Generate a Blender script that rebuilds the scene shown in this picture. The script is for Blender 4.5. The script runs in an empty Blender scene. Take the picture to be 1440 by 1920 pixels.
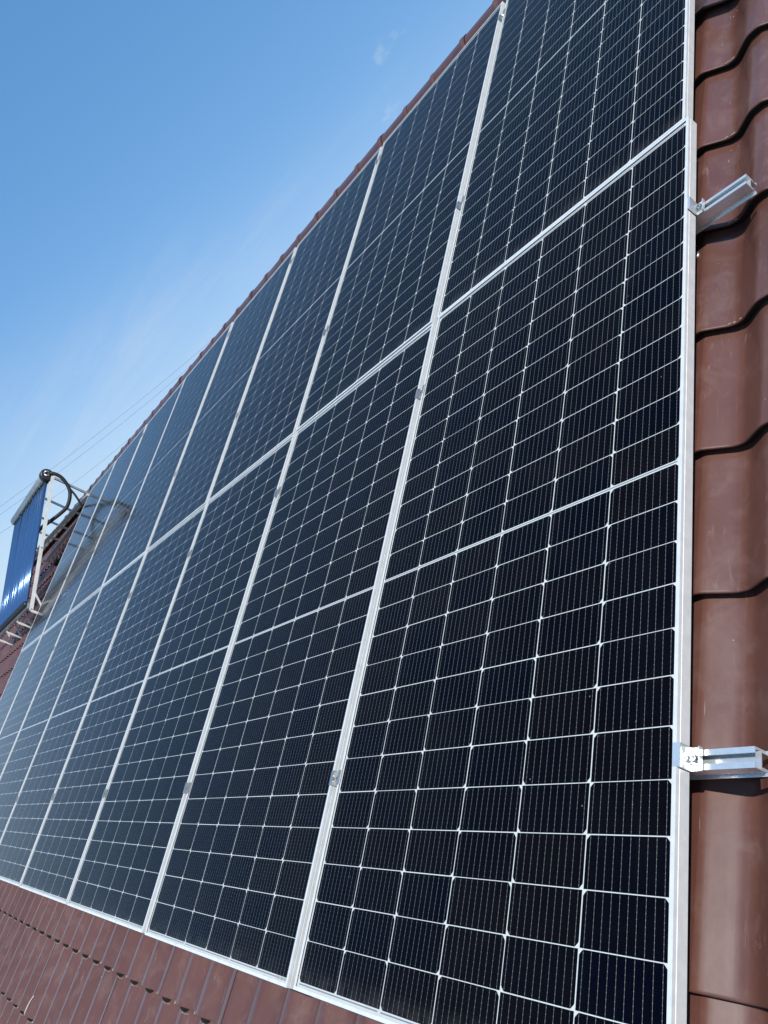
import bpy, math, random
from mathutils import Vector, Matrix

random.seed(7)
SC = bpy.context.scene
COL = SC.collection
PITCH = math.radians(32.0)          # roof pitch
Z0 = 6.0                            # height of the array's lower right corner above the ground
CP, SP = math.cos(PITCH), math.sin(PITCH)

def W(u, v, n):
    """roof coordinates (along the ridge, up the slope, off the roof) to world"""
    return Vector((u, v * CP - n * SP, v * SP + n * CP + Z0))

def WD(u, v, n):
    return Vector((u, v * CP - n * SP, v * SP + n * CP))

# ------------------------------------------------------------------ camera
cam_data = bpy.data.cameras.new('camera')
cam = bpy.data.objects.new('camera', cam_data)
COL.objects.link(cam)
ax = WD(0.557166, 0.194554, -0.807289)
ay = WD(0.296832, 0.861274, 0.412429)
az = WD(0.775536, -0.469421, 0.422122)
cm = Matrix((ax, ay, az)).transposed().to_4x4()
cm.translation = W(0.89113, 0.152591, 1.148764)
cam.matrix_world = cm
cam_data.sensor_fit = 'VERTICAL'
cam_data.sensor_height = 24.0
cam_data.lens = 1472.3 / 1920.0 * 24.0
cam_data.clip_start = 0.02
cam_data.clip_end = 3000.0
SC.camera = cam

# ------------------------------------------------------------------ sun and sky
sun_dir = WD(0.68, 0.14, 1.0).normalized()        # towards the sun
SUN_EL = math.asin(sun_dir.z)
SUN_AZ = math.atan2(sun_dir.x, sun_dir.y)
sl = bpy.data.lights.new('sun', 'SUN')
sl.energy = 4.2
sl.angle = math.radians(0.53)
sl.color = (1.0, 0.955, 0.89)
so = bpy.data.objects.new('sun', sl)
COL.objects.link(so)
so.rotation_euler = (-sun_dir).to_track_quat('-Z', 'Y').to_euler()
so.location = W(6, -4, 12)

world = bpy.data.worlds.new('World')
SC.world = world
world.use_nodes = True
wt = world.node_tree
for nd in list(wt.nodes):
    wt.nodes.remove(nd)

class G:
    """small node-graph helper"""
    def __init__(s, tree): s.t = tree
    def n(s, typ, **kw):
        nd = s.t.nodes.new(typ)
        for k, v in kw.items():
            setattr(nd, k, v)
        return nd
    def put(s, sock, val):
        if isinstance(val, bpy.types.NodeSocket):
            s.t.links.new(val, sock)
        elif val is not None:
            sock.default_value = val
    def math(s, op, a, b=None, c=None, clamp=False):
        nd = s.n('ShaderNodeMath', operation=op, use_clamp=clamp)
        s.put(nd.inputs[0], a)
        s.put(nd.inputs[1], b)
        s.put(nd.inputs[2], c)
        return nd.outputs[0]
    def noise(s, vec, scale, detail=3.0, rough=0.55, dist=0.0):
        nd = s.n('ShaderNodeTexNoise')
        s.put(nd.inputs['Vector'], vec)
        nd.inputs['Scale'].default_value = scale
        nd.inputs['Detail'].default_value = detail
        nd.inputs['Roughness'].default_value = rough
        nd.inputs['Distortion'].default_value = dist
        return nd.outputs['Fac']
    def mapr(s, val, a, b, c=0.0, d=1.0, smooth=True):
        nd = s.n('ShaderNodeMapRange', interpolation_type='SMOOTHSTEP' if smooth else 'LINEAR')
        s.put(nd.inputs[0], val)
        for i, x in enumerate((a, b, c, d)):
            nd.inputs[i + 1].default_value = x
        return nd.outputs[0]
    def mapping(s, vec, loc=(0, 0, 0), rot=(0, 0, 0), sc=(1, 1, 1)):
        nd = s.n('ShaderNodeMapping')
        s.put(nd.inputs['Vector'], vec)
        nd.inputs['Location'].default_value = loc
        nd.inputs['Rotation'].default_value = rot
        nd.inputs['Scale'].default_value = sc
        return nd.outputs[0]
    def mix(s, fac, a, b, mode='MIX'):
        nd = s.n('ShaderNodeMix', data_type='RGBA', blend_type=mode)
        s.put(nd.inputs[0], fac)
        s.put(nd.inputs[6], a if isinstance(a, bpy.types.NodeSocket) else (*a, 1.0))
        s.put(nd.inputs[7], b if isinstance(b, bpy.types.NodeSocket) else (*b, 1.0))
        return nd.outputs[2]

SKY_STRENGTH = 0.15
g = G(wt)
sky = g.n('ShaderNodeTexSky', sky_type='NISHITA')
sky.sun_disc = False
sky.sun_elevation = SUN_EL
sky.sun_rotation = SUN_AZ
sky.altitude = 100.0
sky.air_density = 1.0
sky.dust_density = 0.0
sky.ozone_density = 8.0
tc = g.n('ShaderNodeTexCoord')
sep = g.n('ShaderNodeSeparateXYZ')
wt.links.new(tc.outputs['Generated'], sep.inputs[0])
zz = g.math('MAXIMUM', sep.outputs['Z'], 0.03)
px = g.math('DIVIDE', sep.outputs['X'], zz)
py = g.math('DIVIDE', sep.outputs['Y'], zz)
comb = g.n('ShaderNodeCombineXYZ')
wt.links.new(px, comb.inputs[0]); wt.links.new(py, comb.inputs[1])
cir = g.noise(g.mapping(comb.outputs[0], rot=(0, 0, math.radians(35)), sc=(0.22, 0.95, 1)), 1.3, 9.0, 0.66, 0.5)
cir = g.math('MULTIPLY', g.mapr(cir, 0.46, 0.74), g.mapr(sep.outputs['Z'], 0.36, 0.14))
puff = g.noise(g.mapping(tc.outputs['Generated'], loc=(3.1, 1.7, 0.4), rot=(0, 0, math.radians(3.9)), sc=(1, 1, 1.7)), 9.0, 6.0, 0.6, 0.2)
puff = g.math('MULTIPLY', g.mapr(puff, 0.63, 0.76), g.mapr(sep.outputs['Z'], 0.42, 0.22))
cloud = g.math('MAXIMUM', g.math('MULTIPLY', cir, 0.30), g.math('MULTIPLY', puff, 0.6))
cloud = g.math('MULTIPLY', cloud, g.mapr(sep.outputs['Z'], 0.0, 0.06))
# camera-like rendering of the clear sky: a little more colour, softer contrast from zenith to horizon
vs = g.n('ShaderNodeVectorMath', operation='SCALE')
wt.links.new(sky.outputs[0], vs.inputs[0]); vs.inputs['Scale'].default_value = 0.15
hs = g.n('ShaderNodeHueSaturation'); hs.inputs['Saturation'].default_value = 1.235; hs.inputs['Hue'].default_value = 0.513
wt.links.new(vs.outputs[0], hs.inputs['Color'])
gm = g.n('ShaderNodeGamma'); gm.inputs['Gamma'].default_value = 0.51
wt.links.new(hs.outputs[0], gm.inputs['Color'])
vs2 = g.n('ShaderNodeVectorMath', operation='SCALE')
wt.links.new(gm.outputs[0], vs2.inputs[0]); vs2.inputs['Scale'].default_value = 0.94 / SKY_STRENGTH
haze = g.mapr(sep.outputs['Z'], 0.34, 0.06, 0.0, 0.46)
hz = g.mix(haze, vs2.outputs[0], (0.60 / SKY_STRENGTH, 0.73 / SKY_STRENGTH, 0.82 / SKY_STRENGTH))
skyc = g.mix(cloud, hz, (0.74 / SKY_STRENGTH, 0.80 / SKY_STRENGTH, 0.86 / SKY_STRENGTH))
bg = g.n('ShaderNodeBackground')
wt.links.new(skyc, bg.inputs['Color'])
bg.inputs['Strength'].default_value = SKY_STRENGTH
wo = g.n('ShaderNodeOutputWorld')
wt.links.new(bg.outputs[0], wo.inputs[0])

SC.view_settings.view_transform = 'Standard'
SC.view_settings.look = 'None'
SC.view_settings.exposure = 0.0
SC.view_settings.gamma = 1.0
SC.view_settings.use_curve_mapping = False
SC.cycles.max_bounces = 8
SC.cycles.transparent_max_bounces = 8
SC.cycles.caustics_reflective = False
SC.cycles.caustics_refractive = False

# ------------------------------------------------------------------ materials
def new_mat(name):
    m = bpy.data.materials.new(name)
    m.use_nodes = True
    t = m.node_tree
    for nd in list(t.nodes):
        t.nodes.remove(nd)
    gg = G(t)
    out = gg.n('ShaderNodeOutputMaterial')
    return m, gg, out

def principled(name, col, rough=0.5, metal=0.0, spec=0.5, var=0.0, vscale=20.0, bump=0.0, bscale=200.0, coat=0.0, rvar=0.0):
    m, gg, out = new_mat(name)
    b = gg.n('ShaderNodeBsdfPrincipled')
    geo = gg.n('ShaderNodeNewGeometry')
    b.inputs['Roughness'].default_value = rough
    b.inputs['Metallic'].default_value = metal
    b.inputs['Specular IOR Level'].default_value = spec
    b.inputs['Coat Weight'].default_value = coat
    if var > 0:
        nz = gg.noise(geo.outputs['Position'], vscale, 4.0, 0.6)
        lo = tuple(c * (1 - var) for c in col); hi = tuple(min(1, c * (1 + var)) for c in col)
        gg.put(b.inputs['Base Color'], gg.mix(gg.mapr(nz, 0.3, 0.7), lo, hi))
        if rvar > 0:
            gg.put(b.inputs['Roughness'], gg.mapr(nz, 0.3, 0.7, rough - rvar, rough + rvar))
    else:
        b.inputs['Base Color'].default_value = (*col, 1)
    if bump > 0:
        bp = gg.n('ShaderNodeBump')
        bp.inputs['Strength'].default_value = bump
        bp.inputs['Distance'].default_value = 0.001
        gg.put(bp.inputs['Height'], gg.noise(geo.outputs['Position'], bscale, 3.0))
        gg.put(b.inputs['Normal'], bp.outputs[0])
    gg.put(out.inputs['Surface'], b.outputs[0])
    return m

def roof_material():
    m, gg, out = new_mat('brown_roof_paint')
    b = gg.n('ShaderNodeBsdfPrincipled')
    geo = gg.n('ShaderNodeNewGeometry')
    pos = geo.outputs['Position']
    rp = gg.mapping(pos, rot=(-PITCH, 0, 0))              # along ridge, up slope, off roof
    base = gg.mix(gg.mapr(gg.noise(pos, 2.2, 3.0), 0.3, 0.7), (0.112, 0.045, 0.033), (0.136, 0.057, 0.043))
    # dusty film in cloudy patches
    d1 = gg.mapr(gg.noise(pos, 9.0, 6.0, 0.65, 0.8), 0.47, 0.72)
    d2 = gg.mapr(gg.noise(gg.mapping(rp, sc=(9, 2.2, 1)), 5.0, 5.0, 0.6, 1.2), 0.55, 0.75)
    dust = gg.math('ADD', gg.math('MULTIPLY', d1, 0.26), gg.math('MULTIPLY', d2, 0.16), clamp=True)
    colr = gg.mix(dust, base, (0.23, 0.155, 0.135))
    # scuffs and hair scratches
    s1 = gg.mapr(gg.noise(gg.mapping(rp, rot=(0, 0, 0.6), sc=(60, 3, 1)), 3.0, 2.0, 0.5, 0.6), 0.735, 0.78)
    s2 = gg.mapr(gg.noise(gg.mapping(rp, rot=(0, 0, -0.9), sc=(75, 4, 1)), 3.0, 2.0, 0.5, 0.9), 0.745, 0.79)
    scr = gg.math('MULTIPLY', gg.math('MAXIMUM', s1, s2), gg.mapr(gg.noise(pos, 5.0, 2.0), 0.42, 0.62))
    colr = gg.mix(gg.math('MULTIPLY', scr, 0.6), colr, (0.46, 0.37, 0.33))
    # rubbed arcs and smears left by boots and hands
    sm = gg.mapr(gg.noise(gg.mapping(rp, rot=(0, 0, 0.75), sc=(26, 5, 1)), 1.6, 7.0, 0.72, 2.2), 0.58, 0.70)
    sm = gg.math('MULTIPLY', sm, gg.mapr(gg.noise(pos, 3.1, 2.0), 0.44, 0.60))
    colr = gg.mix(gg.math('MULTIPLY', sm, 0.34), colr, (0.34, 0.26, 0.235))
    # specks
    vo = gg.n('ShaderNodeTexVoronoi')
    gg.put(vo.inputs['Vector'], pos)
    vo.inputs['Scale'].default_value = 55.0
    spk = gg.mapr(vo.outputs['Distance'], 0.10, 0.045)
    sepc = gg.n('ShaderNodeSeparateColor')
    gg.put(sepc.inputs[0], vo.outputs['Color'])
    spk = gg.math('MULTIPLY', spk, gg.mapr(sepc.outputs[0], 0.93, 0.95))
    colr = gg.mix(gg.math('MULTIPLY', spk, 0.7), colr, (0.55, 0.45, 0.36))
    gg.put(b.inputs['Base Color'], colr)
    r = gg.math('ADD', gg.mapr(gg.noise(pos, 14.0, 5.0, 0.6), 0.3, 0.75, 0.42, 0.50), gg.math('MULTIPLY', dust, 0.35))
    gg.put(b.inputs['Roughness'], r)
    b.inputs['Specular IOR Level'].default_value = 0.35
    b.inputs['Coat Weight'].default_value = 0.65
    b.inputs['Coat IOR'].default_value = 1.5
    gg.put(b.inputs['Coat Roughness'], gg.mapr(gg.noise(pos, 14.0, 5.0, 0.6), 0.3, 0.75, 0.17, 0.27))
    bp = gg.n('ShaderNodeBump')
    bp.inputs['Strength'].default_value = 0.25
    bp.inputs['Distance'].default_value = 0.004
    gg.put(bp.inputs['Height'], gg.noise(pos, 16.0, 3.0, 0.5))
    gg.put(b.inputs['Normal'], bp.outputs[0])
    gg.put(out.inputs['Surface'], b.outputs[0])
    return m

def cell_material():
    """silicon half cell: ten ribbons with solder pads, tone slightly different from cell to cell"""
    m, gg, out = new_mat('silicon_cell')
    b = gg.n('ShaderNodeBsdfPrincipled')
    tcc = gg.n('ShaderNodeTexCoord')
    sp = gg.n('ShaderNodeSeparateXYZ')
    gg.put(sp.inputs[0], tcc.outputs['Object'])
    x, y = sp.outputs['X'], sp.outputs['Y']
    xr = gg.math('MULTIPLY', gg.math('ADD', x, 0.09155), 10.0 / 0.1831)
    dx = gg.math('MULTIPLY', gg.math('ABSOLUTE', gg.math('SUBTRACT', gg.math('FRACT', xr), 0.5)), 0.0182)
    yr = gg.math('MULTIPLY', gg.math('ADD', y, 0.0455), 9.0 / 0.091)
    dy = gg.math('MULTIPLY', gg.math('ABSOLUTE', gg.math('SUBTRACT', gg.math('FRACT', yr), 0.5)), 0.0101)
    line = gg.mapr(dx, 0.00034, 0.00018)
    pad = gg.math('MULTIPLY', gg.mapr(dx, 0.00060, 0.00038), gg.mapr(dy, 0.0013, 0.0006))
    oi = gg.n('ShaderNodeObjectInfo')
    rnd = oi.outputs['Random']
    base = gg.mix(rnd, (0.0006, 0.0007, 0.0040), (0.0026, 0.0017, 0.0030))
    metal = gg.math('MAXIMUM', gg.math('MULTIPLY', line, 0.62), gg.math('MULTIPLY', pad, 0.85))
    gg.put(b.inputs['Base Color'], gg.mix(metal, base, (0.46, 0.45, 0.41)))
    b.inputs['Roughness'].default_value = 0.42
    gg.put(b.inputs['Metallic'], gg.math('MULTIPLY', metal, 0.35))
    b.inputs['Specular IOR Level'].default_value = 0.03
    gg.put(out.inputs['Surface'], b.outputs[0])
    return m

def pane_material():
    m, gg, out = new_mat('solar_glass')
    fr = gg.n('ShaderNodeFresnel')
    fr.inputs['IOR'].default_value = 1.14
    gl = gg.n('ShaderNodeBsdfGlossy')
    gl.inputs['Color'].default_value = (0.96, 0.98, 1.0, 1)
    geo = gg.n('ShaderNodeNewGeometry')
    gg.put(gl.inputs['Roughness'], gg.mapr(gg.noise(geo.outputs['Position'], 3.0, 4.0), 0.3, 0.7, 0.07, 0.13))
    tr = gg.n('ShaderNodeBsdfTransparent')
    tr.inputs['Color'].default_value = (0.97, 0.985, 0.98, 1)
    df = gg.n('ShaderNodeBsdfDiffuse')                      # thin film of dust
    df.inputs['Color'].default_value = (0.42, 0.40, 0.36, 1)
    mx0 = gg.n('ShaderNodeMixShader')
    tcp = gg.n('ShaderNodeTexCoord')
    spp = gg.n('ShaderNodeSeparateXYZ')
    gg.put(spp.inputs[0], tcp.outputs['Object'])
    edge = gg.mapr(spp.outputs['Y'], 0.07, 0.012)                                    # silt left above the lower frame
    edge = gg.math('MULTIPLY', edge, gg.mapr(gg.noise(geo.outputs['Position'], 24.0, 4.0, 0.6), 0.35, 0.7, 0.01, 0.06))
    runs = gg.mapr(gg.noise(gg.mapping(tcp.outputs['Object'], sc=(30, 1.2, 1)), 1.0, 5.0, 0.65), 0.55, 0.8, 0.0, 0.006)
    film = gg.mapr(gg.noise(geo.outputs['Position'], 4.0, 7.0, 0.7, 0.6), 0.38, 0.75, 0.0003, 0.006)
    vd = gg.n('ShaderNodeTexVoronoi')
    gg.put(vd.inputs['Vector'], geo.outputs['Position'])
    vd.inputs['Scale'].default_value = 34.0
    sdc = gg.n('ShaderNodeSeparateColor')
    gg.put(sdc.inputs[0], vd.outputs['Color'])
    spot = gg.math('MULTIPLY', gg.mapr(vd.outputs['Distance'], 0.075, 0.035), gg.mapr(sdc.outputs[0], 0.90, 0.93, 0.0, 0.35))
    gg.put(mx0.inputs[0], gg.math('ADD', gg.math('ADD', edge, runs), gg.math('ADD', film, spot), clamp=True))
    gg.put(mx0.inputs[1], tr.outputs[0]); gg.put(mx0.inputs[2], df.outputs[0])
    mx = gg.n('ShaderNodeMixShader')
    gg.put(mx.inputs[0], fr.outputs[0])
    gg.put(mx.inputs[1], mx0.outputs[0]); gg.put(mx.inputs[2], gl.outputs[0])
    gg.put(out.inputs['Surface'], mx.outputs[0])
    return m

def sticker_material():
    m, gg, out = new_mat('barcode_sticker')
    b = gg.n('ShaderNodeBsdfPrincipled')
    tcc = gg.n('ShaderNodeTexCoord')
    bars = gg.noise(gg.mapping(tcc.outputs['Object'], sc=(900, 0, 0)), 1.0, 0.0)
    gg.put(b.inputs['Base Color'], gg.mix(gg.mapr(bars, 0.48, 0.52), (0.72, 0.72, 0.70), (0.12, 0.12, 0.12)))
    b.inputs['Roughness'].default_value = 0.5
    gg.put(out.inputs['Surface'], b.outputs[0])
    return m

M = {}
M['roof'] = roof_material()
M['cell'] = cell_material()
M['pane'] = pane_material()
M['sticker'] = sticker_material()
M['back'] = principled('white_backsheet', (0.70, 0.71, 0.70), 0.6)
M['alu'] = principled('anodised_aluminium', (0.80, 0.80, 0.775), 0.40, 0.18, 0.5, var=0.05, vscale=35.0, bump=0.04, bscale=500.0, rvar=0.04)
M['alu_u'] = principled('anodised_aluminium_across', (0.80, 0.80, 0.775), 0.40, 0.18, 0.5, var=0.05, vscale=35.0, bump=0.04, bscale=500.0, rvar=0.04)
for key, axis in (('alu', (0, 1, 0)), ('alu_u', (1, 0, 0))):          # extrusion lines run along each rail
    gg = G(M[key].node_tree)
    bs_ = next(n for n in gg.t.nodes if n.type == 'BSDF_PRINCIPLED')
    bs_.inputs['Anisotropic'].default_value = 0.75
    vt = gg.n('ShaderNodeVectorTransform', vector_type='VECTOR', convert_from='OBJECT', convert_to='WORLD')
    vt.inputs[0].default_value = axis
    gg.put(bs_.inputs['Tangent'], vt.outputs[0])
M['rail'] = principled('mill_aluminium', (0.80, 0.83, 0.84), 0.27, 0.6, 0.5, var=0.04, vscale=30.0, rvar=0.04)
M['steel'] = principled('stainless_bolt', (0.62, 0.61, 0.58), 0.22, 1.0)
M['ribbon'] = principled('grey_bus_ribbon', (0.36, 0.38, 0.40), 0.35, 0.5)
M['tube'] = principled('blue_vacuum_tube', (0.055, 0.13, 0.29), 0.15, 0.5, 0.8, coat=0.5)
M['whitesteel'] = principled('white_painted_steel', (0.70, 0.69, 0.64), 0.45, var=0.08, vscale=9.0)
M['galv'] = principled('galvanised_grey', (0.42, 0.43, 0.43), 0.4, 0.7, var=0.12, vscale=15.0)
M['rubber'] = principled('black_foam_rubber', (0.012, 0.012, 0.012), 0.65, var=0.3, vscale=40.0, bump=0.4, bscale=120.0)
M['cap'] = principled('black_plastic', (0.018, 0.019, 0.02), 0.4)
M['foil'] = principled('crumpled_foil', (0.6, 0.6, 0.58), 0.3, 0.9, bump=1.0, bscale=60.0)
M['mud'] = principled('tan_dried_mud', (0.40, 0.32, 0.23), 0.9, var=0.3, vscale=150.0, bump=0.6, bscale=400.0)
M['straw'] = principled('pale_plastic_strip', (0.72, 0.68, 0.56), 0.6, var=0.1, vscale=60.0)
M['lip_dark'] = principled('painted_lip_dark', (0.006, 0.005, 0.005), 0.95)  # near-black: riser shade put into the colour; also on the added half-moons
M['wire'] = principled('grey_cable', (0.10, 0.10, 0.105), 0.6)
M['wall'] = principled('plaster_wall', (0.55, 0.50, 0.42), 0.9, var=0.08, vscale=3.0)
M['ground'] = principled('dry_grass_ground', (0.09, 0.10, 0.045), 0.95, var=0.35, vscale=0.3)

# ------------------------------------------------------------------ mesh helpers
class MB:
    def __init__(s): s.v = []; s.f = []; s.sm = []; s.mi = {}
    def face(s, idx, smooth=False): s.f.append(tuple(idx)); s.sm.append(smooth)
    def box(s, lo, hi):
        b = len(s.v)
        (x0, y0, z0), (x1, y1, z1) = lo, hi
        s.v += [(x0, y0, z0), (x1, y0, z0), (x1, y1, z0), (x0, y1, z0), (x0, y0, z1), (x1, y0, z1), (x1, y1, z1), (x0, y1, z1)]
        for q in ((0, 3, 2, 1), (4, 5, 6, 7), (0, 1, 5, 4), (1, 2, 6, 5), (2, 3, 7, 6), (3, 0, 4, 7)):
            s.face([b + i for i in q])
        return s
    def ring_sweep(s, rings, smooth=False, cap=True, closed=True):
        b = len(s.v); k = len(rings[0])
        for r in rings: s.v += [tuple(p) for p in r]
        for i in range(len(rings) - 1):
            for j in range(k if closed else k - 1):
                j2 = (j + 1) % k
                s.face((b + i * k + j, b + i * k + j2, b + (i + 1) * k + j2, b + (i + 1) * k + j), smooth)
        if cap:
            s.face([b + j for j in range(k)][::-1])
            s.face([b + (len(rings) - 1) * k + j for j in range(k)])
        return s
    def bar(s, p, q, w, h, up=(0, 0, 1)):
        p, q = Vector(p), Vector(q)
        d = (q - p).normalized(); upv = Vector(up)
        sx = d.cross(upv).normalized(); sy = sx.cross(d).normalized()
        prof = [(-w / 2, -h / 2), (w / 2, -h / 2), (w / 2, h / 2), (-w / 2, h / 2)]
        return s.ring_sweep([[o + sx * a + sy * b for a, b in prof] for o in (p, q)])
    def tube(s, pts, r, seg=10, cap=True):
        pts = [Vector(p) for p in pts]
        rs = r if isinstance(r, (list, tuple)) else [r] * len(pts)
        rings = []; ref = None
        for i, p in enumerate(pts):
            d = (pts[min(i + 1, len(pts) - 1)] - pts[max(i - 1, 0)]).normalized()
            if ref is None:
                ref = Vector((0, 0, 1)) if abs(d.z) < 0.9 else Vector((1, 0, 0))
            a = (ref - d * ref.dot(d)).normalized(); ref = a
            c = d.cross(a)
            rings.append([p + (a * math.cos(2 * math.pi * k / seg) + c * math.sin(2 * math.pi * k / seg)) * rs[i] for k in range(seg)])
        return s.ring_sweep(rings, True, cap)
    def mesh(s, name, mat):
        me = bpy.data.meshes.new(name)
        me.from_pydata([tuple(p) for p in s.v], [], s.f)
        me.polygons.foreach_set('use_smooth', s.sm)
        me.materials.append(mat)
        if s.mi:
            me.materials.append(M['lip_dark'])
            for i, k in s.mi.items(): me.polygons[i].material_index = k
        me.update()
        return me
    def build(s, name, mat, parent=None, loc=(0, 0, 0)):
        return link(name, s.mesh(name, mat), parent, loc)

def link(name, me, parent=None, loc=(0, 0, 0)):
    o = bpy.data.objects.new(name, me)
    COL.objects.link(o)
    if parent: o.parent = parent
    o.location = loc
    return o

def tag(o, label=None, cat=None, group=None, kind=None):
    if label: o['label'] = label
    if cat: o['category'] = cat
    if group: o['group'] = group
    if kind: o['kind'] = kind
    return o

def on_roof(o, u, v, n, rz=0.0):
    """stand a top-level object on the roof frame"""
    o.matrix_world = Matrix.Translation(W(u, v, n)) @ Matrix.Rotation(PITCH, 4, 'X') @ Matrix.Rotation(rz, 4, 'Z')
    return o

def empty(name, u, v, n, rz=0.0):
    o = bpy.data.objects.new(name, None)
    COL.objects.link(o)
    o.empty_display_size = 0.1
    return on_roof(o, u, v, n, rz)

def spline(pts, sub=6):
    P = [Vector(p) for p in pts]; out = []
    for i in range(len(P) - 1):
        p0, p1, p2, p3 = P[max(i - 1, 0)], P[i], P[i + 1], P[min(i + 2, len(P) - 1)]
        for k in range(sub):
            t = k / sub
            out.append(0.5 * ((2 * p1) + (p2 - p0) * t + (2 * p0 - 5 * p1 + 4 * p2 - p3) * t * t + (3 * p1 - p0 - 3 * p2 + p3) * t ** 3))
    out.append(P[-1])
    return out

# ------------------------------------------------------------------ ground
gd = MB()
gd.v = [(-900, -900, 0), (900, -900, 0), (900, 900, 0), (-900, 900, 0)]; gd.face((0, 1, 2, 3))
tag(gd.build('ground', M['ground']), kind='structure')

# ------------------------------------------------------------------ the house and its tiled roof
WAVE, COURSE, V_LIP, U_CREST, DROP = 0.183, 0.35, 0.176, 0.145, 0.026
PROF = [(0.0, -0.0938), (0.006, -0.0944), (0.011, -0.0962), (0.018, -0.0997), (0.028, -0.1049), (0.038, -0.1101), (0.048, -0.1152), (0.058, -0.1204), (0.066, -0.1240), (0.074, -0.1262), (0.084, -0.1270),
        (0.095, -0.1262), (0.105, -0.1220), (0.118, -0.1150), (0.130, -0.1081), (0.142, -0.1015), (0.150, -0.0978), (0.158, -0.0956), (0.168, -0.0944), (0.176, -0.0939), (0.183, -0.0938)]
def prof(x):
    x = x % WAVE
    for i in range(len(PROF) - 1):
        if PROF[i][0] <= x <= PROF[i + 1][0]:
            (x0, y0), (x1, y1) = PROF[i], PROF[i + 1]
            ym = PROF[i - 1][1] if i > 0 else PROF[-2][1]; xm = PROF[i - 1][0] if i > 0 else PROF[-2][0] - WAVE
            yp = PROF[i + 2][1] if i + 2 < len(PROF) else PROF[1][1]; xp = PROF[i + 2][0] if i + 2 < len(PROF) else PROF[1][0] + WAVE
            t = (x - x0) / (x1 - x0); h = x1 - x0
            m0 = (y1 - ym) / (x1 - xm) * h; m1 = (yp - y0) / (xp - x0) * h
            return (2 * t ** 3 - 3 * t ** 2 + 1) * y0 + (t ** 3 - 2 * t ** 2 + t) * m0 + (-2 * t ** 3 + 3 * t ** 2) * y1 + (t ** 3 - t ** 2) * m1
    return PROF[0][1]

ROWS = [(0.0130, -0.0275), (0.0, -0.0050), (0.0005, -0.0022), (0.0022, -0.0007), (0.006, -0.0005), (0.12, -0.0089), (0.24, -0.0178), (0.3660, -0.0270)]
def tile_grid(mb, u0, v0, nu, overlap=0.0):
    """one pressed tile module; origin at its crest and lower lip"""
    b = len(mb.v)
    for (dv, dn) in ROWS:
        for i in range(nu + 1):
            x = WAVE * i / nu
            lift = overlap * x / WAVE
            mb.v.append((u0 + x, v0 + dv, prof(x) + dn + lift))
    k = nu + 1
    for r in range(len(ROWS) - 1):
        for i in range(nu):
            if r == 0: mb.mi[len(mb.f)] = 1                   # riser under the lip: its shade painted near-black
            mb.face((b + r * k + i, b + r * k + i + 1, b + (r + 1) * k + i + 1, b + (r + 1) * k + i), True)

house = empty('house', 0, 0, 0)
house.matrix_world = Matrix.Translation((-6, 1.2, 0))
tag(house, 'house with a glossy brown metal tile roof under all the solar panels', 'house')
V_EAVE = V_LIP - 4 * COURSE
V_TOP, U_L, U_R = 4.70, U_CREST - 88 * WAVE, U_CREST + 8 * WAVE
inv_house = house.matrix_world.inverted()

def to_house(mb):
    mb.v = [tuple(inv_house @ W(*p)) for p in mb.v]
    return mb

# underlay and rear slope
rb = MB()
def slab(mb, a, b_, c, d, thick):
    q = [Vector(x) for x in (a, b_, c, d)]
    i = len(mb.v)
    mb.v += [tuple(x) for x in q] + [tuple(x - Vector((0, 0, thick))) for x in q]
    for f in ((0, 1, 2, 3), (7, 6, 5, 4), (0, 4, 5, 1), (1, 5, 6, 2), (2, 6, 7, 3), (3, 7, 4, 0)):
        mb.face([i + k for k in f])
RT = W(0, V_TOP, -0.165)
e0 = W(0, V_EAVE + 0.02, -0.185)
slab(rb, (U_L, e0.y, e0.z), (U_R, e0.y, e0.z), (U_R, RT.y, RT.z), (U_L, RT.y, RT.z), 0.08)
ry = 2 * RT.y - e0.y
slab(rb, (U_L, RT.y + 0.002, RT.z), (U_R, RT.y + 0.002, RT.z), (U_R, ry, e0.z), (U_L, ry, e0.z), 0.08)
rb.v = [tuple(inv_house @ Vector(p)) for p in rb.v]
roof = rb.build('roof', M['roof'], house)
wb = MB()
wb.box((U_L + 0.5, e0.y + 0.5, 0.0), (U_R - 0.4, ry - 0.5, e0.z + 0.12))
wb.v = [tuple(inv_house @ Vector(p)) for p in wb.v]
wb.build('wall', M['wall'], house)

ROOF_M = inv_house @ Matrix.Translation(W(0, 0, 0)) @ Matrix.Rotation(PITCH, 4, 'X')
def roof_child(name, me, u, v, n, extra=None):
    o = bpy.data.objects.new(name, me)
    COL.objects.link(o)
    o.parent = roof
    o.matrix_local = ROOF_M @ Matrix.Translation((u, v, n)) @ (extra or Matrix.Identity(4))
    return o

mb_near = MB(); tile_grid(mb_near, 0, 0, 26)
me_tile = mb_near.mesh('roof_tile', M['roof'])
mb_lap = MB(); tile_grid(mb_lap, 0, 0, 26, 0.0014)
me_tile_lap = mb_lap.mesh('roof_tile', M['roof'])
rest = MB()
for k in range(-88, 8):
    u0 = U_CREST + k * WAVE
    for j in range(-4, 13):
        v0 = V_LIP + j * COURSE
        if v0 + COURSE > V_TOP + 0.05: continue
        visible = (-1 <= k <= 1 and j >= -2) or (-31 <= k <= -1 and -3 <= j <= -1)
        if visible:
            lap = (k % 6 == 1)
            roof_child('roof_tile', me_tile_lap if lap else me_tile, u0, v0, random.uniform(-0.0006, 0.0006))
        elif k < -49 or k > 1 or j < 0:
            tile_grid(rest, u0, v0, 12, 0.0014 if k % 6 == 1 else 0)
        elif j < 13:
            tile_grid(rest, u0, v0, 6)
ro = roof_child('tile_sheet', rest.mesh('tile_sheet', M['roof']), 0, 0, 0)
ro['kind'] = 'stuff'

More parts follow.
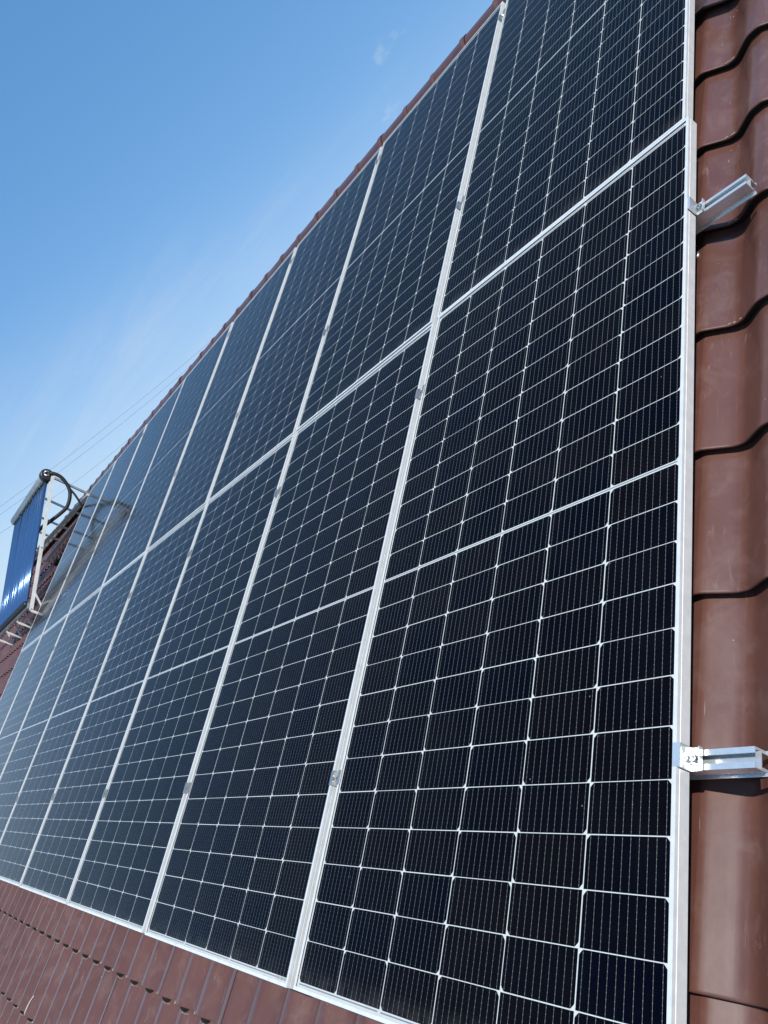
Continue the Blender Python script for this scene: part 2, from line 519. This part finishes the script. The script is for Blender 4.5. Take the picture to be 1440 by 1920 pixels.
# added dark pieces that make the half-moon marks under the lips, eave side
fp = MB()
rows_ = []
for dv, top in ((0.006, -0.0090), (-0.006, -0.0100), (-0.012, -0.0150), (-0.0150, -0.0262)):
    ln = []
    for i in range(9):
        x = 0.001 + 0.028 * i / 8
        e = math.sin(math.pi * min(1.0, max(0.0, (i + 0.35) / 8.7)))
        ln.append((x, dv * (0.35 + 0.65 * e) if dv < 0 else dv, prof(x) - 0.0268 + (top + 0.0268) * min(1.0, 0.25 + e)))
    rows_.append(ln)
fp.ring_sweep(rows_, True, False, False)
me_half_moon = fp.mesh('dark_half_moon', M['lip_dark'])
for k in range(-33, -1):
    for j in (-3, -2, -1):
        roof_child('dark_half_moon', me_half_moon, U_CREST + k * WAVE + random.uniform(-0.002, 0.002), V_LIP + j * COURSE, random.uniform(-0.0004, 0.0004))

# half-round ridge tiles, each with a bead where it laps the next
RIDGE_P, RR = 0.286, 0.075
rt = MB()
rings = []
for x, r in ((0.0, RR), (0.235, RR), (0.246, RR + 0.006), (0.262, RR + 0.0075), (0.269, RR + 0.003), (0.2855, RR + 0.0035)):
    rings.append([(x, math.cos(math.radians(a)) * r, math.sin(math.radians(a)) * r) for a in range(-28, 209, 12)])
rt.ring_sweep(rings, True, False, False)
me_ridge = rt.mesh('ridge_tile', M['roof'])
sld = None
RIDGE_V, RIDGE_N = 4.705, -0.075
nr = int((U_R - U_L) / RIDGE_P)
for i in range(nr):
    o = roof_child('ridge_tile', me_ridge, U_R - (i + 1) * RIDGE_P, RIDGE_V, RIDGE_N + random.uniform(-0.002, 0.002),
                   Matrix.Rotation(-PITCH, 4, 'X') @ Matrix.Rotation(random.uniform(-0.006, 0.006), 4, 'Y'))

# ------------------------------------------------------------------ solar panels
PW, PH, PT = 1.134, 2.278, 0.035
PU, GAP, SHIFT = 1.1690, 0.006, -0.013
CW, CH, CG, CU, END, MG = 0.1831, 0.0913, 0.0017, 0.0024, 0.0200, 0.0117
ORD = ['first', 'second', 'third', 'fourth', 'fifth', 'sixth', 'seventh', 'eighth']

def extrude_frame(L, axis):
    """mitred aluminium frame rail of length L; outer wall at 0, lip reaching inwards, top at 0"""
    pr = [(0.0, 0.0), (0.0085, 0.0), (0.0085, -0.0016), (0.0018, -0.0016), (0.0018, -0.0332), (0.026, -0.0332), (0.026, -PT), (0.0, -PT),
          (0.0, -0.0105), (0.0009, -0.0100), (0.0009, -0.0084), (0.0, -0.0079)]
    mb = MB()
    ra = [(p, d, z) for d, z in pr for p in (d,)]
    rings = [[(d, d, z) for d, z in pr], [(L - d, d, z) for d, z in pr]]
    return mb.ring_sweep(rings)
me_long = None
lf = extrude_frame(PH, 0)     # lies along +x with inward +y
sf = extrude_frame(PW, 0)
def reorient(mb, fn):
    m2 = MB(); m2.v = [fn(p) for p in mb.v]; m2.f = list(mb.f); m2.sm = list(mb.sm); return m2
me_bottom = sf.mesh('frame_rail', M['alu_u'])
me_top = reorient(sf, lambda p: (PW - p[0], PH - p[1], p[2])).mesh('frame_rail', M['alu_u'])
me_right = reorient(lf, lambda p: (PW - p[1], p[0], p[2])).mesh('frame_rail', M['alu'])
me_left = reorient(lf, lambda p: (p[1], PH - p[0], p[2])).mesh('frame_rail', M['alu'])
bs = MB(); bs.box((0.003, 0.003, -0.0075), (PW - 0.003, PH - 0.003, -0.0056)); me_back = bs.mesh('backsheet', M['back'])
gp = MB(); gp.v = [(0.004, 0.004, -0.0018), (PW - 0.004, 0.004, -0.0018), (PW - 0.004, PH - 0.004, -0.0018), (0.004, PH - 0.004, -0.0018)]; gp.face((0, 1, 2, 3))
me_pane = gp.mesh('glass_pane', M['pane'])
# half cell with its two cut corners on the upper edge
c = 0.0088
ce = MB()
outl = [(-CW / 2, -CH / 2), (CW / 2, -CH / 2), (CW / 2, CH / 2 - c), (CW / 2 - c * 0.25, CH / 2 - c * 0.68), (CW / 2 - c * 0.68, CH / 2 - c * 0.25), (CW / 2 - c, CH / 2),
        (-CW / 2 + c, CH / 2), (-CW / 2 + c * 0.68, CH / 2 - c * 0.25), (-CW / 2 + c * 0.25, CH / 2 - c * 0.68), (-CW / 2, CH / 2 - c)]
ce.ring_sweep([[(x, y, -0.0001) for x, y in outl], [(x, y, 0.00006) for x, y in outl]])
me_cell = ce.mesh('cell', M['cell'])
# bus ribbons
def ribbon(x0, x1, y0, y1):
    return MB().box((x0, y0, -0.0056), (x1, y1, -0.0051)).mesh('bus_ribbon', M['ribbon'])
def col_x(i): return MG + i * (CW + CU)
me_rib_mid = ribbon(MG + 0.004, PW - MG - 0.004, PH / 2 - 0.0013, PH / 2 + 0.0013)
me_rib = [ribbon(col_x(a) + 0.004, col_x(b) - CU - 0.006, 0.0140, 0.0168) for a, b in ((0, 2), (2, 4), (4, 6))]
me_ribt = [ribbon(col_x(a) + 0.004, col_x(b) - CU - 0.006, PH - 0.0168, PH - 0.0140) for a, b in ((0, 2), (2, 4), (4, 6))]
me_stick = MB().box((0, 0, -0.0050), (0.055, 0.0065, -0.0047)).mesh('barcode_sticker', M['sticker'])

def solar_panel(k, row):
    du, dv, dn = random.uniform(-0.002, 0.002), random.uniform(-0.0025, 0.0025), random.uniform(-0.001, 0.001)
    u0 = -PW - k * PU + (SHIFT if row else 0.0) + du
    v0 = row * (PH + GAP) + dv
    p = empty('solar_module', u0, v0, dn + (0.0 if row == 0 else 0.001))
    p.matrix_world = p.matrix_world @ Matrix.Rotation(random.uniform(-0.0012, 0.0012), 4, 'X') @ Matrix.Rotation(random.uniform(-0.002, 0.002), 4, 'Y')
    tag(p, 'black solar panel with silver frame, %s row, %s from the right' % ('upper' if row else 'lower', ORD[k]),
        'solar panel', 'solar panels laid in two rows on the roof')
    for me in (me_bottom, me_top, me_left, me_right): link('frame_rail', me, p)
    link('backsheet', me_back, p)
    for j in range(24):
        y = END + j * (CH + CG) + CH / 2 if j < 12 else PH - END - (23 - j) * (CH + CG) - CH / 2
        for i in range(6):
            o = link('cell', me_cell, p, (col_x(i) + CW / 2 + random.uniform(-.0003, .0003), y + random.uniform(-.0003, .0003), -0.0056))
            up = (i % 2 == 1) == (j < 12)
            if not up: o.rotation_euler = (0, 0, math.pi)
    link('bus_ribbon', me_rib_mid, p)
    for me in me_rib + me_ribt: link('bus_ribbon', me, p)
    link('barcode_sticker', me_stick, p, (PW - 0.075, 0.0122, 0))
    link('glass_pane', me_pane, p)
    return p

for row in (0, 1):
    for k in range(8):
        solar_panel(k, row)

# ------------------------------------------------------------------ mounting rails
RAIL_V = [0.525, 1.923, 2.968, 4.410]
RAIL_END = [0.122, 0.140, 0.135, 0.130]
RN = -PT - 0.0012
rail_prof = [(-0.0155, 0), (-0.0065, 0), (-0.0065, -0.0022), (-0.0135, -0.0022), (-0.0135, -0.0155), (0.0135, -0.0155), (0.0135, -0.0022), (0.0065, -0.0022), (0.0065, 0), (0.0155, 0),
             (0.0155, -0.0245), (0.0125, -0.0265), (0.0125, -0.0365), (0.0185, -0.0372), (0.0185, -0.0398), (0.0105, -0.0398), (0.0105, -0.0180), (-0.0105, -0.0180), (-0.0105, -0.0398),
             (-0.0185, -0.0398), (-0.0185, -0.0372), (-0.0125, -0.0365), (-0.0125, -0.0265), (-0.0155, -0.0245)]
RAIL_LAB = ['aluminium mounting rail, lowest of four, its end jutting out beside the lower right panel',
            'aluminium mounting rail, second from the bottom, end jutting out below the row joint',
            'aluminium mounting rail, second from the top, end just showing at top right corner',
            'aluminium mounting rail, topmost of four, hidden beneath the panels along the ridge']
for i, (rv, re) in enumerate(zip(RAIL_V, RAIL_END)):
    L = re + 9.42
    mb = MB().ring_sweep([[(-L, y * 1.12, z * 1.08) for y, z in rail_prof], [(0, y * 1.12, z * 1.08) for y, z in rail_prof]])
    o = mb.build('mounting_rail', M['rail'])
    on_roof(o, re, rv, RN)
    tag(o, RAIL_LAB[i], 'rail', 'rails carrying the solar panels')

# clamps -------------------------------------------------------------
def bolt(mb, x, y, z, r=0.0062, h=0.007):
    seg = 14
    rr = [(r * 1.75, z), (r * 1.75, z + 0.0014), (r, z + 0.0014), (r, z + h - 0.001), (r * 0.86, z + h), (r * 0.5, z + h), (r * 0.5, z + h - 0.004)]
    rings = [[(x + a * math.cos(2 * math.pi * k / seg), y + a * math.sin(2 * math.pi * k / seg), zz_) for k in range(seg)] for a, zz_ in rr]
    mb.ring_sweep(rings)
def strip(mb, pts, y0, y1, t):
    """folded metal strip: polyline in x,z with thickness t, from y0 to y1"""
    n = len(pts); off = []
    for i in range(n):
        a = Vector(pts[max(i - 1, 0)]); b = Vector(pts[min(i + 1, n - 1)])
        d = (b - a).normalized(); nn = Vector((-d.y, d.x))
        d1 = (Vector(pts[i]) - a).normalized() if i > 0 else d
        cosv = max(0.5, abs(nn.dot(Vector((-d1.y, d1.x)))))
        off.append(Vector(pts[i]) + nn * t / cosv)
    loop = [Vector(p) for p in pts] + off[::-1]
    mb.ring_sweep([[(p.x, y0, p.y) for p in loop], [(p.x, y1, p.y) for p in loop]][::-1])
cl = MB(); hw = (PU - PW) / 2
strip(cl, [(-hw - 0.0085, 0.0003), (-hw + 0.002, 0.0003), (-hw + 0.002, -0.014), (hw - 0.002, -0.014), (hw - 0.002, 0.0003), (hw + 0.0085, 0.0003)], -0.020, 0.020, 0.0024)
me_clamp = cl.mesh('clamp_plate', M['galv'])
cb = MB(); bolt(cb, 0, 0, -0.0114); me_cbolt = cb.mesh('bolt', M['steel'])
RAIL_W = ['lowest rail', 'second-lowest rail', 'second-highest rail', 'topmost rail']
for i, rv in enumerate(RAIL_V):
    for k in range(7):
        u = -PW - k * PU - hw + (SHIFT if i > 1 else 0)
        o = empty('panel_clamp', u, rv, 0)
        tag(o, 'silver mid clamp on the %s, between %s and %s panels from right' % (RAIL_W[i], ORD[k], ORD[k + 1]), 'clamp', 'mid clamps between neighbouring panels')
        link('clamp_plate', me_clamp, o); link('bolt', me_cbolt, o)

ec = MB()
strip(ec, [(-0.0095, 0.0004), (0.0012, 0.0004), (0.0016, -0.0330), (0.024, -0.0330), (0.024, -0.0245)], -0.0205, 0.0205, 0.0026)
me_end = ec.mesh('clamp_plate', M['rail'])
eb = MB(); bolt(eb, 0.0128, 0, -0.0303, 0.0064, 0.0085); me_ebolt = eb.mesh('bolt', M['steel'])
for i, rv in enumerate(RAIL_V):
    sh = SHIFT if i > 1 else 0
    for side in (0, 1):
        u = (0.003 + sh) if side == 0 else (-PW - 7 * PU - 0.003 + sh)
        o = empty('end_clamp', u, rv, 0, 0 if side == 0 else math.pi)
        tag(o, 'silver folded end clamp with bolt on the %s, %s edge of the panels' % (RAIL_W[i], 'right' if side == 0 else 'far left'), 'clamp', 'end clamps at the array edges')
        link('clamp_plate', me_end, o); link('bolt', me_ebolt, o)

# roof hooks (hanger bolt with adapter plate) under the rails
hk = MB()
hk.tube([(0, 0, -0.050), (0, 0, 0.004)], 0.005, 10)
hk.tube([(0, 0, -0.046), (0, 0, -0.036)], [0.014, 0.010], 14)
hk.tube([(0, 0, -0.018), (0, 0, -0.010)], 0.0095, 6)
me_hook_bolt = hk.mesh('hanger_bolt', M['galv'])
hp = MB().box((-0.020, -0.018, -0.009), (0.020, 0.028, -0.005)); hp.box((-0.020, 0.020, -0.005), (0.020, 0.0245, 0.034))
me_hook_plate = hp.mesh('adapter_plate', M['galv'])
for i, rv in ((1, RAIL_V[1]),):
    u = -0.062
    o = empty('roof_hook', u, rv - 0.047, -0.078)
    tag(o, 'small steel hanger bolt and plate under the %s by the right edge' % RAIL_W[i], 'bracket', 'hanger bolts holding the rails')
    link('hanger_bolt', me_hook_bolt, o); link('adapter_plate', me_hook_plate, o)

# ------------------------------------------------------------------ vacuum tube collector beside the array
UC = -9.47
col = empty('solar_collector', UC, 2.82, -0.09)
tag(col, 'blue vacuum tube solar water collector on a white steel frame, left end of the roof', 'solar collector')
def cl_(p): return (p[0] - UC, p[1] - 2.82, p[2] + 0.09)       # roof coords to collector coords
def cbar(name, p, q, w, h, mat, up=(0, 0, 1), parent=col):
    return MB().bar(cl_(p), cl_(q), w, h, up).build(name, mat, parent)
NT = 22
TB, TT = (2.885, 0.150), (4.500, 0.548)
tmb = MB()
dv_, dn_ = TT[0] - TB[0], TT[1] - TB[1]
tmb.tube([(0, 0, 0), (0, dv_ * 0.004, dn_ * 0.004), (0, dv_ * 0.016, dn_ * 0.016), (0, dv_, dn_)], [0.009, 0.016, 0.0215, 0.0215], 20)
me_tube = tmb.mesh('vacuum_tube', M['tube'])
cup = MB()
cup.tube([(0, -0.035, -0.009), (0, -0.032, -0.008), (0, 0.028, 0.007)], [0.018, 0.030, 0.0335], 14)
me_cup = cup.mesh('tube_cup', M['cap'])
seal = MB()
seal.tube([(0, -0.022, -0.0055), (0, 0.02, 0.005)], [0.034, 0.036], 14)
me_seal = seal.mesh('tube_seal', M['cap'])
for i in range(NT):
    u = UC - 0.045 - i * 0.093
    t_ = link('vacuum_tube', me_tube, col, cl_((u, TB[0], TB[1])))
    t_.rotation_euler = (random.uniform(-0.006, 0.006), 0, random.uniform(-0.003, 0.003))
    link('tube_cup', me_cup, t_, (0, 0, 0))
    link('tube_seal', me_seal, t_, (0, dv_, dn_))
UE = UC - 0.045 - NT * 0.093
# manifold box and end caps
mm = MB()
MV, MN = 4.562, 0.572
ring = [(math.cos(a) * 0.068, math.sin(a) * 0.068) for a in [2 * math.pi * k / 22 for k in range(22)]]
mm.ring_sweep([[cl_((x, MV + a, MN + b)) for a, b in ring] for x in (UC + 0.01, UE - 0.02)], True)
man = mm.build('manifold', M['galv'], col)
ca = MB()
for r0, r1, x0, x1 in ((0.080, 0.086, UC + 0.012, UC - 0.045),):
    ca.tube([cl_((x0 + 0.02, MV, MN)), cl_((x0 + 0.012, MV, MN)), cl_((x1, MV, MN))], [0.060, 0.082, 0.084], 22)
ca.build('end_cap', M['cap'], man)
fo = MB()
pts = [cl_((UC + 0.034 + 0.01 * math.sin(a * 2.1), MV + 0.012 + 0.03 * math.cos(a), MN + 0.005 + 0.03 * math.sin(a))) for a in [0.8 * k for k in range(9)]]
fo.tube(spline(pts, 3), 0.012, 7)
fo.build('foil_wrap', M['foil'], man)
# bottom tube holder
cbar('bottom_rail', (UC + 0.01, 2.868, 0.118), (UE - 0.02, 2.868, 0.118), 0.075, 0.03, M['galv'], (0, -0.24, 0.97))
# frames: post parallel to the tubes, strut to the roof, foot
UF = [UC + 0.055, UC - 0.74, UC - 1.48, UE]
for i, u in enumerate(UF):
    cbar('post', (u, 2.806, 0.072), (u, 4.560, 0.496), 0.034, 0.040, M['whitesteel'])
    cbar('strut', (u, 4.548, 0.492), (u + 0.002, 4.530, -0.112), 0.026, 0.030, M['galv'] if i else M['galv'], (1, 0, 0))
    cbar('foot_bar', (u + 0.019, 2.800, 0.074), (u + 0.019, 2.800, -0.112), 0.022, 0.028, M['whitesteel'], (0, 1, 0))
    cbar('brace', (u + 0.019, 3.02, 0.112), (u + 0.019, 2.812, -0.108), 0.018, 0.026, M['whitesteel'], (1, 0, 0))
    bt = MB()
    for (vv, nn) in ((4.53, 0.47), (2.82, 0.078), (3.6, 0.265)):
        bt.tube([cl_((u + 0.016, vv, nn)), cl_((u + 0.024, vv, nn))], 0.009, 8)
    bt.build('bolt', M['steel'], col)
cbar('rear_beam', (UC + 0.08, 4.512, -0.004), (UE - 0.02, 4.285, 0.112), 0.030, 0.050, M['whitesteel'])
cbar('lower_beam', (UC - 0.15, 4.36, -0.070), (UE - 0.02, 4.16, -0.064), 0.040, 0.050, M['galv'])
cbar('cross_tie', (UC + 0.055, 3.62, 0.245), (UE, 3.62, 0.245), 0.030, 0.030, M['galv'])
# hose from the manifold
hp_ = [(UC - 0.01, 4.566, 0.575), (UC + 0.05, 4.600, 0.520), (UC + 0.07, 4.590, 0.400), (UC + 0.07, 4.505, 0.270), (UC + 0.06, 4.400, 0.205), (UC + 0.05, 4.250, 0.184),
       (UC + 0.02, 4.130, 0.225), (UC - 0.05, 4.020, 0.285), (UC - 0.25, 3.95, 0.34), (UC - 0.7, 3.92, 0.36)]
MB().tube([cl_(p) for p in spline(hp_, 6)], 0.024, 12).build('hose', M['rubber'], col)
hp2 = [(UC + 0.06, 4.52, 0.30), (UC + 0.075, 4.44, 0.16), (UC + 0.06, 4.34, 0.02), (UC + 0.02, 4.26, -0.095)]
MB().tube([cl_(p) for p in spline(hp2, 6)], 0.014, 10).build('cable', M['rubber'], col)
hp3 = [(UC - 0.42, 3.80, -0.085), (UC - 0.36, 3.72, -0.04), (UC - 0.45, 3.66, -0.02), (UC - 0.60, 3.68, -0.05), (UC - 0.66, 3.80, -0.085)]
MB().tube([cl_(p) for p in spline(hp3, 6)], 0.028, 10).build('hose', M['rubber'], col)

# ------------------------------------------------------------------ small things lying on the tiles
def blob(mb, c0, r, flat):
    n1, n2 = 5, 7; rings = []
    ph = random.uniform(0, 6)
    for i in range(n1 + 1):
        a = math.pi * i / n1
        rings.append([(c0[0] + r[0] * math.sin(a) * math.cos(2 * math.pi * k / n2 + ph) * random.uniform(0.7, 1.2),
                       c0[1] + r[1] * math.sin(a) * math.sin(2 * math.pi * k / n2 + ph) * random.uniform(0.7, 1.2),
                       c0[2] + flat * math.cos(a) * random.uniform(0.7, 1.15)) for k in range(n2)])
    mb.ring_sweep(rings, True, True)
def surf(u, v):
    x = (u - U_CREST) % WAVE
    dv = (v - V_LIP) % COURSE
    return prof(x) - DROP * dv / COURSE
mud = MB()
for k in range(-31, 2):
    u0 = U_CREST + k * WAVE
    for j in range(-3, 13):
        if not ((k >= -1 and j >= -1) or (k < 0 and -3 <= j <= -1)): continue
        if random.random() < (0.15 if k > -2 else 0.35): continue
        near = k >= -1
        uc = u0 + (random.uniform(0.070, 0.088) if near else random.uniform(0.142, 0.158))
        for q in range(random.randint(3, 6)):
            uu = uc + random.uniform(-0.012, 0.024 if near else 0.010); vv = V_LIP + j * COURSE + random.uniform(0.0015, 0.006)
            blob(mud, (uu, vv, surf(uu, vv) + 0.0002), (random.uniform(0.002, 0.008), random.uniform(0.0012, 0.0026 if near else 0.005), 0), random.uniform(0.0006, 0.0018 if near else 0.003))
        if not near:
            for q in range(7):
                e = q / 6.0
                uu = u0 + WAVE + 0.001 + 0.028 * e; vv = V_LIP + j * COURSE - 0.0160 - 0.002 * math.sin(math.pi * e)
                blob(mud, (uu, vv, surf(uu, vv) + 0.0004), (0.0045, random.uniform(0.0012, 0.0022), 0), random.uniform(0.0006, 0.0014))
        if random.random() < 0.4:
            for q in range(random.randint(2, 7)):
                uu = uc + random.uniform(-0.02, 0.02); vv = V_LIP + j * COURSE - random.uniform(0.006, 0.10)
                blob(mud, (uu, vv, surf(uu, vv) + 0.0002), (random.uniform(0.001, 0.003), random.uniform(0.001, 0.004), 0), 0.0007)
mo = mud.build('dried_mud', M['mud'])
on_roof(mo, 0, 0, 0)
tag(mo, 'crumbs of tan dried mud stuck along the lower lips of the roof tiles', 'mud', kind='stuff')

def ray_pt(u, v): return (u, v, surf(u, v))
st = MB()
sp_ = [(-3.870, -0.431), (-3.888, -0.460), (-3.902, -0.490), (-3.914, -0.516)]
pts = [Vector((a, b, surf(a, b) + 0.004)) for a, b in sp_]
st.tube(spline(pts, 4), [0.0024] * (3 * 4 + 1), 6)
so_ = st.build('plastic_strip', M['straw'])
on_roof(so_, 0, 0, 0)
tag(so_, 'thin pale strip lying on brown roof tiles near the lower left corner', 'strip')

# ------------------------------------------------------------------ overhead wires far behind the roof
CAMP = Vector((0.89113, 0.152591, 1.148764))
def wire(r0, d0, r1, d1, sag, label):
    a = CAMP + Vector(r0) * d0; b = CAMP + Vector(r1) * d1
    a, b = W(*a), W(*b)
    d = b - a
    P = []
    for i in range(41):
        t = -0.5 + 2.0 * i / 40
        p = a + d * t
        p.z -= sag * (1 - (2 * t - 1) ** 2)
        P.append(p)
    o = MB().tube([tuple(p) for p in P], 0.0045, 6).build('overhead_wire', M['wire'])
    tag(o, label, 'wire', 'overhead wires behind the ridge')
wire((-1.046, 0.381, -0.025), 32, (-0.825, 0.624, -0.159), 40, 0.15, 'highest of three thin overhead wires crossing the sky left of the ridge')
wire((-1.050, 0.372, -0.029), 32, (-0.853, 0.587, -0.149), 40, 0.15, 'middle of three thin overhead wires crossing the sky left of the ridge')
wire((-1.057, 0.352, -0.039), 32, (-0.921, 0.496, -0.126), 40, 0.15, 'lowest of three thin overhead wires, crossing just above the collector')
